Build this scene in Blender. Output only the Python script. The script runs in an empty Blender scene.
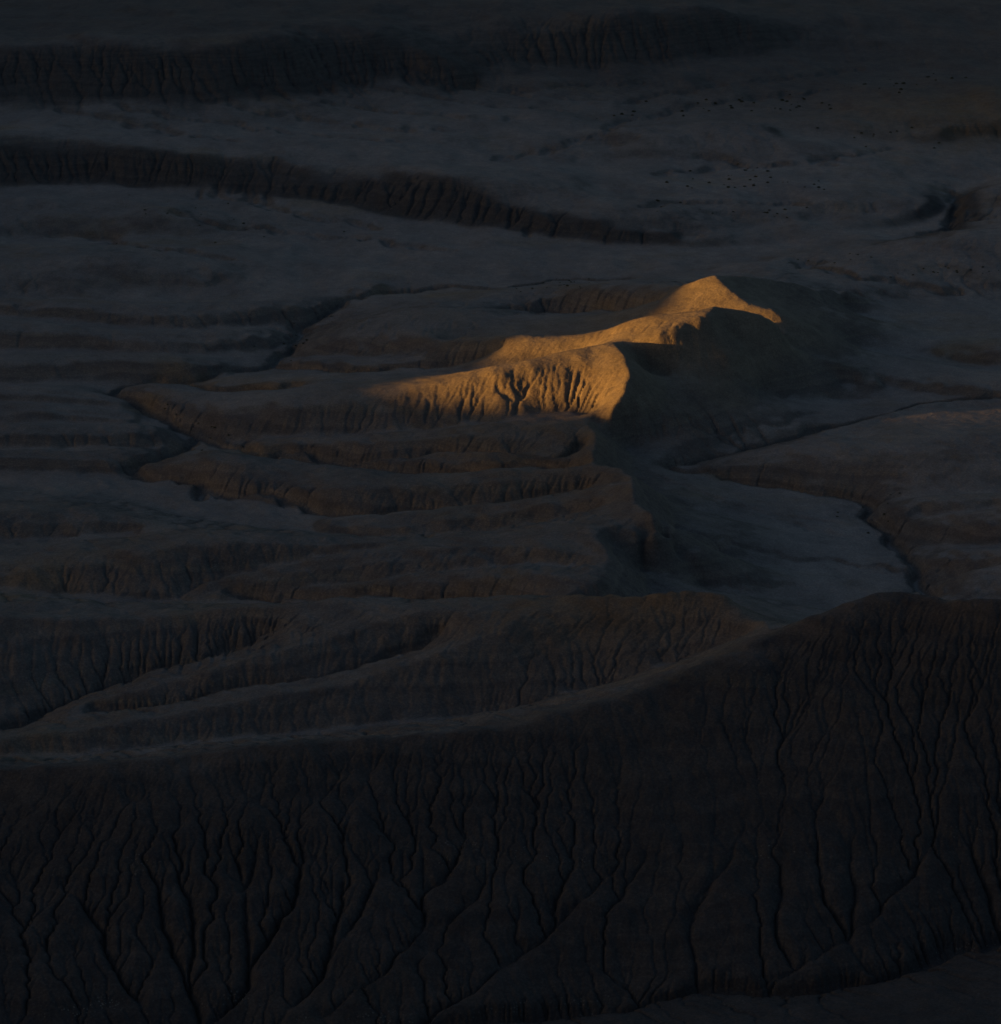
import bpy, math, random
import numpy as np

# ------------------------------------------------------------------ camera, sky, sun, exposure
scene = bpy.context.scene
CAM_H = 170.0                       # the overlook rim above the valley floor (m)
F_PX, CX, CY = 2838.0, 500.5, 512.0  # 20 degree lens on a 1001 x 1024 frame
PITCH = math.radians(15.2)

cam_data = bpy.data.cameras.new('camera')
cam = bpy.data.objects.new('camera', cam_data)
scene.collection.objects.link(cam)
cam.location = (0, 0, CAM_H)
cam.rotation_euler = (math.radians(90) - PITCH, 0, 0)
cam_data.sensor_fit = 'HORIZONTAL'
cam_data.sensor_width = 36.0
cam_data.lens = 36.0 * F_PX / 1001.0
cam_data.clip_start = 1.0
cam_data.clip_end = 60000.0
scene.camera = cam

SUN_EL = math.radians(4.2)
SUN_BACK = math.radians(19.0)       # the sun stands to the left, this much behind the camera
SUN_H = np.array([-math.cos(SUN_BACK), -math.sin(SUN_BACK)])
world = bpy.data.worlds.new('World')
scene.world = world
world.use_nodes = True
wn = world.node_tree
bg = wn.nodes['Background']
sky = wn.nodes.new('ShaderNodeTexSky')
sky.sky_type = 'NISHITA'
sky.sun_disc = False
sky.sun_elevation = SUN_EL
sky.sun_rotation = math.atan2(SUN_H[0], SUN_H[1])
sky.altitude = 1500
sky.air_density = 1.0
sky.dust_density = 6.0
sky.ozone_density = 1.0
sky_sat = wn.nodes.new('ShaderNodeHueSaturation')   # strengthens the colour of the whole sky evenly
sky_sat.inputs['Saturation'].default_value = 1.2
wn.links.new(sky.outputs['Color'], sky_sat.inputs['Color'])
wn.links.new(sky_sat.outputs['Color'], bg.inputs['Color'])
bg.inputs['Strength'].default_value = 0.061

sun_data = bpy.data.lights.new('sun', 'SUN')
sun_data.energy = 5.0
sun_data.angle = math.radians(0.6)
sun_data.color = (1.0, 0.49, 0.09)
sun = bpy.data.objects.new('sun', sun_data)
scene.collection.objects.link(sun)
sun.rotation_euler = (math.radians(90) - SUN_EL, 0,
                      math.atan2(SUN_H[1], SUN_H[0]) + math.radians(90))
sun.location = (-300, -100, 400)

scene.view_settings.view_transform = 'Standard'
scene.view_settings.look = 'None'
scene.view_settings.gamma = 1.0
scene.view_settings.use_curve_mapping = False
scene.view_settings.exposure = 0.85

rng = np.random.default_rng(7)
random.seed(7)

# ------------------------------------------------------------------ small numeric helpers
def at(u, v, z):
    """ground point of height z that lies in the direction of pixel (u, v)"""
    u = np.asarray(u, float); v = np.asarray(v, float); z = np.asarray(z, float)
    dx = (u - CX) / F_PX; dv = (v - CY) / F_PX
    c, s = math.cos(PITCH), math.sin(PITCH)
    dy = c - dv * s
    dz = -s - dv * c
    t = (z - CAM_H) / dz
    return t * dx, t * dy, z

def hash2(ix, iy, seed):
    h = (ix.astype(np.int64) * 374761393 + iy.astype(np.int64) * 668265263 + seed * 974634541) & 0xffffffff
    h = ((h ^ (h >> 13)) * 1274126177) & 0xffffffff
    h = h ^ (h >> 16)
    return (h & 0xffffff).astype(np.float32) / 0xffffff * 2 - 1

def vnoise(x, y, seed):
    ix = np.floor(x); iy = np.floor(y)
    fx = (x - ix).astype(np.float32); fy = (y - iy).astype(np.float32)
    ux = fx * fx * fx * (fx * (fx * 6 - 15) + 10); uy = fy * fy * fy * (fy * (fy * 6 - 15) + 10)
    a = hash2(ix, iy, seed); b = hash2(ix + 1, iy, seed)
    c = hash2(ix, iy + 1, seed); d = hash2(ix + 1, iy + 1, seed)
    return (a * (1 - ux) + b * ux) * (1 - uy) + (c * (1 - ux) + d * ux) * uy

def fbm(x, y, scale, octaves, seed, gain=0.5):
    r = np.zeros(np.broadcast(x, y).shape, np.float32); amp = 1.0; tot = 0.0
    for o in range(octaves):
        k = 2.03 ** o / scale
        r += amp * vnoise(x * k + 17.3 * o, y * k - 9.1 * o, seed + o)
        tot += amp; amp *= gain
    return r / tot * 1.6

def sstep(a, b, t):
    t = np.clip((t - a) / (b - a), 0, 1)
    return t * t * (3 - 2 * t)

# ------------------------------------------------------------------ the sheet the ground is built on
NC = 880
rows = [332.0]
while rows[-1] < 2700:
    y = rows[-1]
    r = 0.38 * (y / 400) ** 1.25 if y < 800 else 0.90 * (y / 800) ** 2.6
    rows.append(y + r)
YS = np.array(rows); NR = len(YS)
WID = 0.19 * YS + 30.0              # half width: the frame and a margin of some 30 m on each side
S = np.linspace(-1, 1, NC)
XX = (WID[:, None] * S[None, :])
YY = np.repeat(YS[:, None], NC, 1)

# ------------------------------------------------------------------ crests and channels read from the photograph: (pixel x, pixel y, height in m)
CREST = [   # crest lines, the foreground hill first, the long ridge in the middle, the escarpment and far hills last
    [(-80,772,12.0),(0,766,13.0),(100,763,14.0),(200,753,15.0),(300,743,16.0),(400,733,17.0),(500,727,18.0),(570,711,19.0),(640,690,21.0),(710,665,23.0),(775,637,26.0),(830,612,29.0),(885,595,31.0),(915,597,31.0),(960,602,32.0),(1080,600,33.0)],
    [(-60,744,6.3),(0,737,6.9),(75,729,7.5),(150,717,8.3),(225,703,9.2),(300,690,10.2),(350,680,11.0),(400,667,12.1),(450,652,13.5),(510,628,15.4),(560,606,16.1)],
    [(70,712,4.1),(140,692,6.2),(230,668,9.0),(330,640,11.8),(400,618,13.9),(470,606,15.2)],
    [(-80,617,12.8),(0,616,12.1),(120,618,11.1),(200,610,11.6),(300,604,12.8),(400,602,13.4),(480,604,14.7),(560,600,16.7),(640,597,19.2),(690,593,20.2),(722,596,20.0),(737,612,18.3),(755,624,17.7),(775,634,19.1)],
    [(195,592,3.9),(280,571,7.0),(340,562,8.4),(420,555,9.8),(500,553,10.9),(560,552,12.2),(608,556,12.7)],
    [(290,594,4.8),(375,584,7.5),(450,575,10.2),(520,570,12.6),(570,578,13.2),(604,578,12.9)],
    [(150,590,3.7),(165,570,6.3),(190,553,8.0)],
    [(-80,562,5.7),(0,566,6.0),(75,556,7.4),(130,548,9.0),(185,542,9.6),(250,539,9.3),(330,543,8.3),(425,547,8.5),(500,543,10.5),(560,535,12.2),(612,528,13.2)],
    [(-80,505,7.0),(0,510,7.2),(70,512,6.9),(130,517,6.2)],
    [(712,273,24.0),(731,289,21.5),(747,302,19.5),(770,309,18.5),(790,318,16.5),(815,330,12.0)],
    [(712,273,24.0),(740,274,22.0),(775,278,18.5),(815,284,14.0),(860,292,8.0)],
    [(712,273,24.0),(695,279,22.0),(672,286,17.0),(640,290,13.0),(600,289,9.5),(560,291,6.5),(515,306,4.0)],
    [(716,307,24.0),(704,318,23.0),(684,326,21.5),(658,337,19.6),(644,343,18.2),(634,347,16.8),(622,346,17.2),(612,344,18.7)],
    [(716,307,24.0),(740,309.5,23.0),(760,313,21.5),(778,322,18.0),(800,340,12.0),(840,358,7.0),(890,374,4.0)],
    [(716,307,24.0),(695,312,23.5),(674,314,22.5),(643,316,21.5),(622,320,20.0),(604,328,17.5),(586,335,16.0),(540,337,14.3),(503,335,13.0),(450,333,10.5),(400,336,8),(360,341,5.5)],
    [(612,344,18.7),(560,352,17.4),(500,363,15.6),(440,378,12.0),(390,387,10.1),(350,395,8.4),(300,404,6.5),(250,412,4.7)],
    [(612,344,18.7),(623,356,18.0),(629,376,16.0),(622,398,13.0),(604,413,10.5),(588,417,9.5)],
    [(588,417,9.5),(560,420,9.9),(500,428,8.2),(440,434,6.1),(380,438,4.6),(300,441,2.6),(250,447,0.7)],
    [(588,417,9.5),(596,432,10.3),(594,448,10.0),(592,459,10.0),(618,461,10.7)],
    [(618,461,10.7),(560,468,8.8),(500,475,7.2),(420,482,5.8),(350,487,5.0),(300,490,3.0),(255,492,1.1)],
    [(618,461,10.7),(634,480,12.6),(633,502,13.2),(656,521,14.6),(612,528,13.2),(596,537,12.7),(608,556,12.7),(603,580,12.6),(586,592,12.2),(548,597,13.0)],
    [(633,500,11.9),(580,502,8.8),(520,508,6.8),(450,518,5.0),(390,524,4.0),(330,526,2.7)],
    [(350,467,0.1),(400,459,2.6),(450,457,4.4),(510,458,6.1),(560,457,7.8),(592,459,10.0)],
    [(300,349,1.5),(340,331,6.6),(400,311,8.7),(450,303,8.4),(500,311,5.0)],
    [(297,361,2.6),(355,361,4.3),(400,365,4.2),(440,372,3.3)],
    [(196,390,1.0),(240,384,3.0),(300,380,4.8),(360,380,5.9)],
    [(116,394,0.4),(150,384,4.2),(180,400,4.3),(230,401,6.3),(290,401,7.3)],
    [(137,468,0.6),(180,455,3.9),(210,448,5.7),(240,460,5.3)],
    [(245,478,3.1),(300,470,3.9),(350,472,3.9)],
    [(-80,358,6.2),(0,357,6.3),(100,356,5.2),(175,361,3.9),(225,373,0.9)],
    [(-80,318,8.5),(0,320,8.1),(65,326,7.0),(130,333,5.8),(175,337,4.9),(225,334,4.7),(275,330,3.7)],
    [(-80,303,5.3),(0,304,6.0),(150,306,7.0),(250,305,6.0),(325,299,4.4),(380,293,1.3)],
    [(-80,388,4.5),(0,390,4.0),(60,393,3.4),(120,400,2.0)],
    [(-80,409,4.1),(0,409,3.8),(60,410,3.4),(130,414,2.1)],
    [(-80,431,3.9),(0,430,3.8),(100,428,3.8),(150,422,4.1)],
    [(-80,455,2.7),(0,454,2.8),(125,452,3.2),(168,449,0.5)],
    [(0,262,8.0),(80,255,8.6),(150,258,8.0),(205,275,5.5)],
    [(-80,219,7.2),(0,217,7.4),(90,208,8.0),(150,205,8.2),(210,215,7.4)],
    [(1080,403,2.8),(1000,405,2.8),(950,406,2.8),(910,415,2.6),(870,429,2.2),(830,438,1.8)],
    [(1080,436,7.5),(1000,438,7.2),(960,443,6.6),(900,446,6.2),(820,449,5.4),(760,460,3.6),(705,468,1.5)],
    [(1080,496,4.9),(1000,497,4.8),(930,501,3.8),(885,508,2.7)],
    [(1080,510,7.5),(1000,513,6.5),(920,522,2.5)],
    [(1080,549,5.9),(1000,551,4.7),(940,556,1.8),(900,566,-0.6)],
    [(1080,564,5.0),(1000,567,5.0),(945,575,4.0),(920,584,3.0)],
    [(1080,345,6.5),(1000,347,5.8),(960,351,3.7),(940,358,1.7)],
    [(1080,385,4.6),(1000,383,4.9),(930,379,4.3),(870,370,4.5)],
    [(1080,237,10.5),(1000,236,11.0),(950,235,11.5),(915,244,10.0),(860,254,8.0),(800,261,5.5)],
    [(-80,132,24.5),(0,138,22.4),(80,146,19.4),(170,149,18.7),(200,162,15.9),(250,170,14.7),(300,174,14.6),(345,178,14.6),(395,171,17.5),(440,175,17.8),(480,184,15.9),(510,200,12.8),(560,213,10.5),(620,221,8.6),(700,228,6.4),(780,226,6.0),(850,219,6.6),(910,206,7.8),(935,196,9.0)],
    [(1080,180,12.0),(1000,188,11.0),(975,198,10.0),(968,215,7.0)],
    [(560,158,12.1),(640,140,15.0),(700,127,16.8),(735,124,17.2),(752,133,16.4),(770,145,14.0)],
    [(1080,100,19.0),(1000,112,18.0),(940,118,17.0),(860,122,16.6)],
    [(-80,40,46.0),(0,36,46.5),(60,30,48.0),(130,42,44.5),(190,50,42.5),(250,43,43.5),(310,32,44.5),(380,31,44.0),(420,40,40.0),(450,58,33.0)],
    [(380,10,44.0),(440,20,41.0),(520,16,43.0),(600,20,42.0),(640,12,44.0),(700,-2,48.0),(725,4,45.0),(760,18,39.0)],
]
CHAN = [   # channels and the feet of slopes
    [(1080,905,-1.0),(1001,932,-3.0),(930,960,-4.0),(850,984,-5.0),(740,994,-5.5),(620,1003,-6.0),(480,1026,-7.0),(330,1048,-8.0),(150,1052,-8.0),(0,1056,-8.0),(-80,1056,-8.0)],
    [(-80,763,4.4),(0,757,4.8),(100,753,4.9),(200,743,5.1),(300,732,5.7),(400,721,6.2),(500,712,6.4),(570,696,7.9),(640,676,10.3),(700,656,12.8),(750,640,15.3)],
    [(0,731,1.0),(25,726,1.2),(45,712,1.6),(100,691,2.7),(150,672,4.5),(210,656,6.1),(270,642,8.1)],
    [(-60,733,0.6),(0,731,1.0)],
    [(90,716,3.6),(150,707,4.6),(225,692,6.3),(300,680,7.3),(380,660,9.1),(440,642,10.9)],
    [(-80,590,2.0),(0,592,2.4),(60,594,2.3),(120,600,1.9),(170,604,1.9),(230,601,2.9)],
    [(230,601,2.9),(300,602,3.9),(380,599,5.6),(450,599,7.0),(530,598,9.5)],
    [(180,590,3.2),(240,576,4.4),(300,564,5.5),(380,554,7.1),(450,550,8.5),(520,549,10.1)],
    [(-80,472,0.1),(0,472,0.1),(70,473,-0.1),(130,478,-0.5),(190,500,0.1),(240,514,0.5),(290,527,1.0),(360,543,0.9),(420,541,1.6),(500,533,3.0),(560,524,5.0),(595,515,7.6)],
    [(-80,482,0.2),(0,483,0.2),(60,487,0.2),(130,500,0.2),(190,517,0.4),(260,530,0.8)],
    [(-80,535,2.6),(0,540,2.8),(60,536,3.4),(130,533,3.9)],
    [(330,310,1.2),(300,332,-0.2),(290,348,-0.0),(265,368,0.0),(215,378,0.1),(180,383,-0.2),(130,390,-0.3),(110,395,-0.2),(140,408,-0.6),(175,425,-0.4),(205,436,-0.4),(240,446,-0.6),(250,455,-0.5)],
    [(205,436,-0.4),(170,455,-0.3),(135,468,-0.3),(130,475,-0.5),(190,484,-0.4),(200,500,-0.2)],
    [(250,455,-0.5),(320,463,-0.2),(380,471,0.2),(445,479,1.0),(500,472,3.7),(560,465,6.6),(590,460,9.2)],
    [(250,455,-0.5),(300,455,0.2),(345,463,0.2),(400,456,1.9),(450,454,3.2),(510,455,5.0),(560,453,6.6),(580,446,7.0)],
    [(195,484,-0.2),(240,497,-0.1),(300,508,0.4),(350,518,0.6),(420,512,1.6),(480,507,2.5),(540,498,4.3),(585,486,6.7)],
    [(260,440,0.2),(330,438,1.3),(430,431,3.4),(500,421,6.1),(560,411,7.6),(588,414,7.3)],
    [(225,443,-0.1),(260,440,0.2)],
    [(180,383,-0.2),(210,392,0.9),(250,391,1.9),(300,392,2.7)],
    [(265,368,0.0),(310,369,1.5),(370,373,2.5),(430,371,3.3),(500,361,6.1)],
    [(290,352,0.6),(330,357,1.2),(400,360,1.9),(470,352,4.6),(505,345,7.4)],
    [(330,310,1.2),(370,296,1.8),(430,290,1.9),(500,288,2.3),(560,280,2.8),(620,279,3.0)],
    [(505,318,1.5),(560,316,1.3),(620,311,6.5),(660,306,11.8)],
    [(-80,385,1.2),(0,387,0.9),(100,380,0.8),(180,383,-0.2)],
    [(-80,355,1.6),(0,354,1.5),(80,353,1.8),(160,357,1.3),(230,352,1.1),(290,345,0.3)],
    [(-80,315,3.0),(0,317,3.3),(100,327,2.5),(200,332,1.6),(300,320,1.1)],
    [(0,301,2.4),(100,302,1.9),(200,302,2.7),(300,298,2.4),(400,284,2.4)],
    [(-80,406,1.4),(0,406,1.3),(60,407,1.0),(110,410,0.4)],
    [(-80,428,1.0),(0,427,0.9),(80,425,0.8),(170,424,0.0)],
    [(-80,452,0.6),(0,451,0.4),(100,449,0.4),(190,450,-0.2)],
    [(0,240,4.1),(100,238,3.8),(220,240,4.0),(330,245,4.4),(430,252,4.5),(520,258,4.0)],
    [(120,285,3.9),(180,290,2.9),(230,284,3.2),(330,276,3.5),(430,272,3.5)],
    [(672,466,1.0),(700,474,0.4),(760,485,-0.1),(820,492,-0.2),(858,498,-0.9),(870,516,-1.5),(890,540,-1.5),(912,562,-0.9),(928,590,-1.3),(935,605,-1.5)],
    [(672,466,1.0),(720,455,0.6),(765,444,0.6),(810,436,0.8),(860,424,1.0),(905,410,1.6),(960,398,2.0),(1080,396,2.8)],
    [(760,397,4.5),(830,400,0.4),(900,398,1.4)],
    [(690,510,0.8),(740,520,-0.0),(800,530,-0.4),(860,525,-0.8)],
    [(720,560,0.6),(780,570,-0.4),(850,570,-0.9),(905,575,-1.6)],
    [(700,590,1.2),(760,600,0.2),(820,605,-0.5),(900,606,-1.0)],
    [(870,480,1.7),(930,498,1.8),(1000,494,2.1),(1080,493,2.5)],
    [(880,503,1.2),(940,517,2.0),(1000,510,2.7)],
    [(890,540,-1.5),(940,540,0.6),(1000,548,1.5),(1080,546,2.3)],
    [(912,562,-0.9),(960,570,1.1),(1000,564,2.6)],
    [(850,352,2.2),(920,356,1.4),(1000,368,1.9),(1080,370,1.8)],
    [(840,310,4.0),(900,325,3.0),(960,336,2.6),(1080,335,3.0)],
    [(840,385,2.0),(900,388,1.8),(1000,402,2.3)],
    [(780,285,15.2),(860,300,6.8),(940,300,2.9),(1080,300,2.2)],
    [(-80,190,7.9),(0,190,7.8),(40,186,8.3),(100,183,8.7),(180,186,8.3),(250,193,8.0),(350,206,6.7),(420,220,5.4),(500,229,4.8),(560,236,4.5),(650,245,3.7),(760,248,3.2),(850,240,3.7),(920,224,4.3),(945,205,4.9),(955,190,6.0),(1000,170,8.0),(1080,160,9.0)],
    [(955,190,6.0),(950,222,4.6),(900,246,4.0)],
    [(600,262,3.2),(700,262,3.0),(760,262,3.0)],
    [(-80,95,28.5),(0,97,28.0),(100,96,27.0),(190,98,26.0),(290,88,26.5),(370,72,28.5),(420,66,29.5)],
    [(-80,122,22.5),(0,128,22.0),(120,138,20.5),(200,152,18.0),(280,158,16.5),(400,163,15.5),(480,168,14.0)],
    [(280,130,19.0),(400,138,16.6),(520,150,14.1),(640,160,11.7),(780,165,10.7),(900,160,11.4)],
    [(600,190,10.8),(700,197,9.2),(800,197,8.8)],
    [(420,112,20.0),(560,132,15.5),(640,118,15.5),(720,108,16.0),(800,92,17.0),(900,75,18.0),(1080,60,20.0)],
    [(780,140,13.0),(850,138,12.4),(940,140,11.2),(1080,130,11.3)],
    [(-80,112,25.0),(0,118,23.5),(120,122,22.0),(220,126,20.5),(320,118,20.0),(420,103,21.0),(470,85,23.5),(500,70,25.5)],
    [(440,60,31.0),(520,62,28.0),(600,66,25.0),(700,60,24.0),(780,48,25.0),(900,40,26.0),(1080,30,27.0)],
    [(300,20,44.0),(380,18,43.0),(440,32,38.0)],
    [(245,594,3.8),(300,588,4.8),(375,580,6.2),(450,571,8.0),(520,565,9.6),(575,566,10.9)],
]
WORLD = [   # hidden ground behind crests, in metres
    [(66,512,3),(85,512,0),(120,515,-1),(160,520,-1)],
    [(22,742,9),(0,740,6.5),(-22,742,5)],
    [(57,764,14.5),(66,761,13.5),(76,758,11.5),(90,754,8),(102,748,5)],
    [(57,764,14.5),(46,768,13),(30,774,9.5),(10,780,6)],
    [(-120,338,4),(-60,338,3),(0,338,1),(40,340,0.5),(90,340,3),(120,342,6)],
    [(-520,2600,70),(0,2650,60),(520,2600,50)],
    [(-350,1700,50),(-150,1700,46),(0,1800,42),(300,1800,34)],
]

def spline(pts, n=14):
    p = np.array(pts, float)
    e = np.vstack([2 * p[0] - p[1], p, 2 * p[-1] - p[-2]])
    out = []
    for k in range(1, len(e) - 2):
        t = np.linspace(0, 1, n, endpoint=False)[:, None]
        a, b, c, d = e[k - 1], e[k], e[k + 1], e[k + 2]
        out.append(0.5 * (2 * b + (c - a) * t + (2 * a - 5 * b + 4 * c - d) * t ** 2 + (3 * b - a - 3 * c + d) * t ** 3))
    out.append(e[-2][None])
    return np.vstack(out)

def densify(xyz, step=0.7):
    d = np.r_[0, np.cumsum(np.hypot(*np.diff(xyz[:, :2], axis=0).T))]
    n = max(2, int(d[-1] / step))
    t = np.linspace(0, d[-1], n)
    return np.stack([np.interp(t, d, xyz[:, k]) for k in range(3)], 1)

def to_world(pl):
    q = spline(pl)
    x, y, z = at(q[:, 0], q[:, 1], q[:, 2])
    return densify(np.stack([x, y, z], 1))

def to_world_crest(pl):
    w = to_world(pl)
    if w[:, 1].mean() > 860:
        t = np.arange(len(w)) * 0.7
        k = sstep(0, 40, t) * sstep(0, 40, t[-1] - t)
        w[:, 1] += 13 * k * fbm(t, t * 0, 48, 4, 401)
        w[:, 2] += 0.9 * k * fbm(t, t * 0, 30, 3, 402)
    return w
crest_w = [to_world_crest(p) for p in CREST]
lee_w = []
for w, p in zip(crest_w, CREST):
    if p[0][:2] in ((618,461), (588,417)) and p[1][0] > 590 or (p[0][:2] == (612,344) and p[1][0] > 612):
        lee_w.append(w + np.array([9.5, 1.5, -7.4])); lee_w.append(w + np.array([3.2, 0.4, -2.6]))
    if p[0][:2] == (716,307) and p[1][0] < 716 and len(p) == 8:
        lee_w.append(w + np.array([6.5, -6.5, -8.0]))
chan_w = [to_world(p) for p in CHAN]
hidden_w = [densify(np.array(p, float)) for p in WORLD]
ctrl = np.vstack(crest_w + chan_w + hidden_w + lee_w)

def grid_ij(x, y):
    j = np.interp(y, YS, np.arange(NR))
    w = np.interp(y, YS, WID)
    i = (x / w + 1) * 0.5 * (NC - 1)
    return i, j

def resize(a, nr, nc):
    jr = np.linspace(0, a.shape[0] - 1, nr); ir = np.linspace(0, a.shape[1] - 1, nc)
    j0 = np.minimum(jr.astype(int), a.shape[0] - 2); i0 = np.minimum(ir.astype(int), a.shape[1] - 2)
    fj = (jr - j0)[:, None]; fi = (ir - i0)[None]
    b = a[j0] * (1 - fj) + a[j0 + 1] * fj
    return b[:, i0] * (1 - fi) + b[:, i0 + 1] * fi

def blur(a, n):
    for _ in range(n):
        p = np.pad(a, ((1, 1), (0, 0)), 'edge'); a = (p[:-2] + 2 * p[1:-1] + p[2:]) / 4
        p = np.pad(a, ((0, 0), (1, 1)), 'edge'); a = (p[:, :-2] + 2 * p[:, 1:-1] + p[:, 2:]) / 4
    return a

def relax(ctrl, levels=(24, 12, 6, 3)):
    """stretch a skin over the crest and channel lines: straight slopes between them, folds along them"""
    z = None
    ci, cj = grid_ij(ctrl[:, 0], ctrl[:, 1])
    ok = (ci >= 0) & (ci <= NC - 1) & (ctrl[:, 1] > YS[0]) & (ctrl[:, 1] < YS[-1])
    ci, cj, cz = ci[ok], cj[ok], ctrl[ok, 2]
    for f in levels:
        nr, nc = (NR - 1) // f + 1, (NC - 1) // f + 1
        ii = np.clip(np.rint(ci * (nc - 1) / (NC - 1)).astype(int), 0, nc - 1)
        jj = np.clip(np.rint(cj * (nr - 1) / (NR - 1)).astype(int), 0, nr - 1)
        k = jj * nc + ii
        cnt = np.bincount(k, minlength=nr * nc); sm = np.bincount(k, cz, minlength=nr * nc)
        fixed = (cnt > 0).reshape(nr, nc); val = np.where(cnt > 0, sm / np.maximum(cnt, 1), 0).reshape(nr, nc)
        ysl = np.interp(np.linspace(0, NR - 1, nr), np.arange(NR), YS)
        dx = np.interp(ysl, YS, WID) * 2 / (nc - 1); dy = np.gradient(ysl)
        wx = (1 / dx ** 2)[:, None]; wy = (1 / dy ** 2)[:, None]
        z = np.full((nr, nc), cz.mean()) if z is None else resize(z, nr, nc)
        z = np.where(fixed, val, z)
        for it in range(500 if f > 3 else 300):
            p = np.pad(z, 1, 'edge')
            n = ((p[1:-1, :-2] + p[1:-1, 2:]) * wx + (p[:-2, 1:-1] + p[2:, 1:-1]) * wy) / (2 * wx + 2 * wy)
            z = np.where(fixed, val, z + 1.25 * (n - z) if it < 1 else n)
    return z

z3 = relax(ctrl)
# weathered mounds: away from the long ridge and the near hills the folds are rounded off
xr = resize(XX, *z3.shape); yr = resize(YY, *z3.shape)
sharp = np.vstack([w[::16, :2] for w, p in zip(crest_w, CREST) if w[:, 1].mean() < 515 or (p[0][:2] in ((712,273),(716,307),(612,344),(588,417),(618,461)) and w[:, 0].min() > 5)])
dm = np.full(z3.shape, 1e9)
for px, py in sharp: dm = np.minimum(dm, (xr - px) ** 2 + (yr - py) ** 2)
soft = sstep(9, 22, np.sqrt(dm)) * sstep(505, 530, yr)
z3 = z3 * (1 - 0.9 * soft) + blur(z3, 5) * 0.9 * soft
low = [np.c_[p[:, :2], np.zeros(len(p))] for p in crest_w] + [np.c_[p[:, :2], np.ones(len(p))] for p in chan_w]
lowness = blur(resize(relax(np.vstack(low), (24, 12, 6)), NR, NC), 4).astype(np.float32)
Z = blur(resize(z3, NR, NC), 4).astype(np.float32)

# rounded backs: mounds bulge between their foot and their crest
hm = np.clip(1 - lowness, 0, 1)
Z += (4.2 * (np.sin(hm * math.pi / 2) - hm) * resize(soft, NR, NC)).astype(np.float32)

# ------------------------------------------------------------------ relief and running water
DX = (WID * 2 / (NC - 1)).astype(np.float32)
DY = np.gradient(YS).astype(np.float32)

def slope_of(z, dx, dy):
    gx = np.gradient(z, axis=1) / dx[:, None]; gy = np.gradient(z, axis=0) / dy[:, None]
    return np.hypot(gx, gy)

steep0 = blur(slope_of(Z, DX, DY), 6)
face = np.maximum(sstep(0.10, 0.30, steep0), 0.75 * (1 - sstep(0.35, 0.6, lowness))).astype(np.float32)
farness = sstep(850, 1100, YY).astype(np.float32)
Z += (1.0 * fbm(XX, YY, 45, 3, 11) * (0.35 + 0.65 * face)).astype(np.float32)
Z += (2.6 * fbm(XX, YY, 65, 3, 13) * (0.5 + 0.5 * face) * farness).astype(np.float32)
Z += (0.9 * fbm(XX, YY * 0.6, 20, 3, 15) * sstep(780, 900, YY)).astype(np.float32)
near = 1 - sstep(470, 560, YY)
lee = sstep(28, 44, XX) * sstep(540, 570, YY) * (1 - sstep(800, 850, YY))
Z += (0.20 + 0.24 * near) * (1 - 0.5 * lee) * (1 - 0.5 * sstep(690, 705, YY) * (1 - sstep(790, 820, YY))) * fbm(XX, YY, 8, 3, 31) * (0.25 + 0.75 * face)
Z += (0.35 * fbm(XX + 0.35 * YY, (YY - 0.35 * XX) * 0.45, 5.5, 2, 61) * sstep(480, 520, YY) * (1 - sstep(700, 740, YY)) * (1 - lee) * np.maximum(face, 0.65)).astype(np.float32)
Z += 0.15 * fbm(XX, YY, 2.6, 2, 51) * (0.5 + 0.5 * face) * (1 - 0.45 * sstep(690, 705, YY) * (1 - sstep(790, 820, YY)))
Z += 0.08 * fbm(XX, YY, 1.2, 2, 57) * (0.5 + 0.5 * face) * (1 - 0.5 * sstep(690, 705, YY) * (1 - sstep(790, 820, YY)))

def ground_z(x, y):
    i, j = grid_ij(np.array([x]), np.array([y]))
    i = min(max(i[0], 0), NC - 1.001); j = min(max(j[0], 0), NR - 1.001)
    a, b = int(j), int(i); fj, fi = j - a, i - b
    return float((Z[a, b] * (1 - fi) + Z[a, b + 1] * fi) * (1 - fj) + (Z[a + 1, b] * (1 - fi) + Z[a + 1, b + 1] * fi) * fj)

ZT = np.arange(50, -10, -0.25)
def on_ground(u, v):
    """where the view ray through a pixel first meets the ground"""
    x, y, _ = at(u, v, ZT)
    i, j = grid_ij(x, y)
    ok = (y > YS[0]) & (y < YS[-1]) & (i >= 0) & (i <= NC - 1)
    zg = Z[np.clip(np.rint(j).astype(int), 0, NR - 1), np.clip(np.rint(i).astype(int), 0, NC - 1)]
    hit = np.nonzero(ok & (zg >= ZT))[0]
    k = hit[0] if hit.size else int(np.argmin(np.abs(ZT - 5)))
    return float(x[k]), float(y[k]), ground_z(float(x[k]), float(y[k]))

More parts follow.
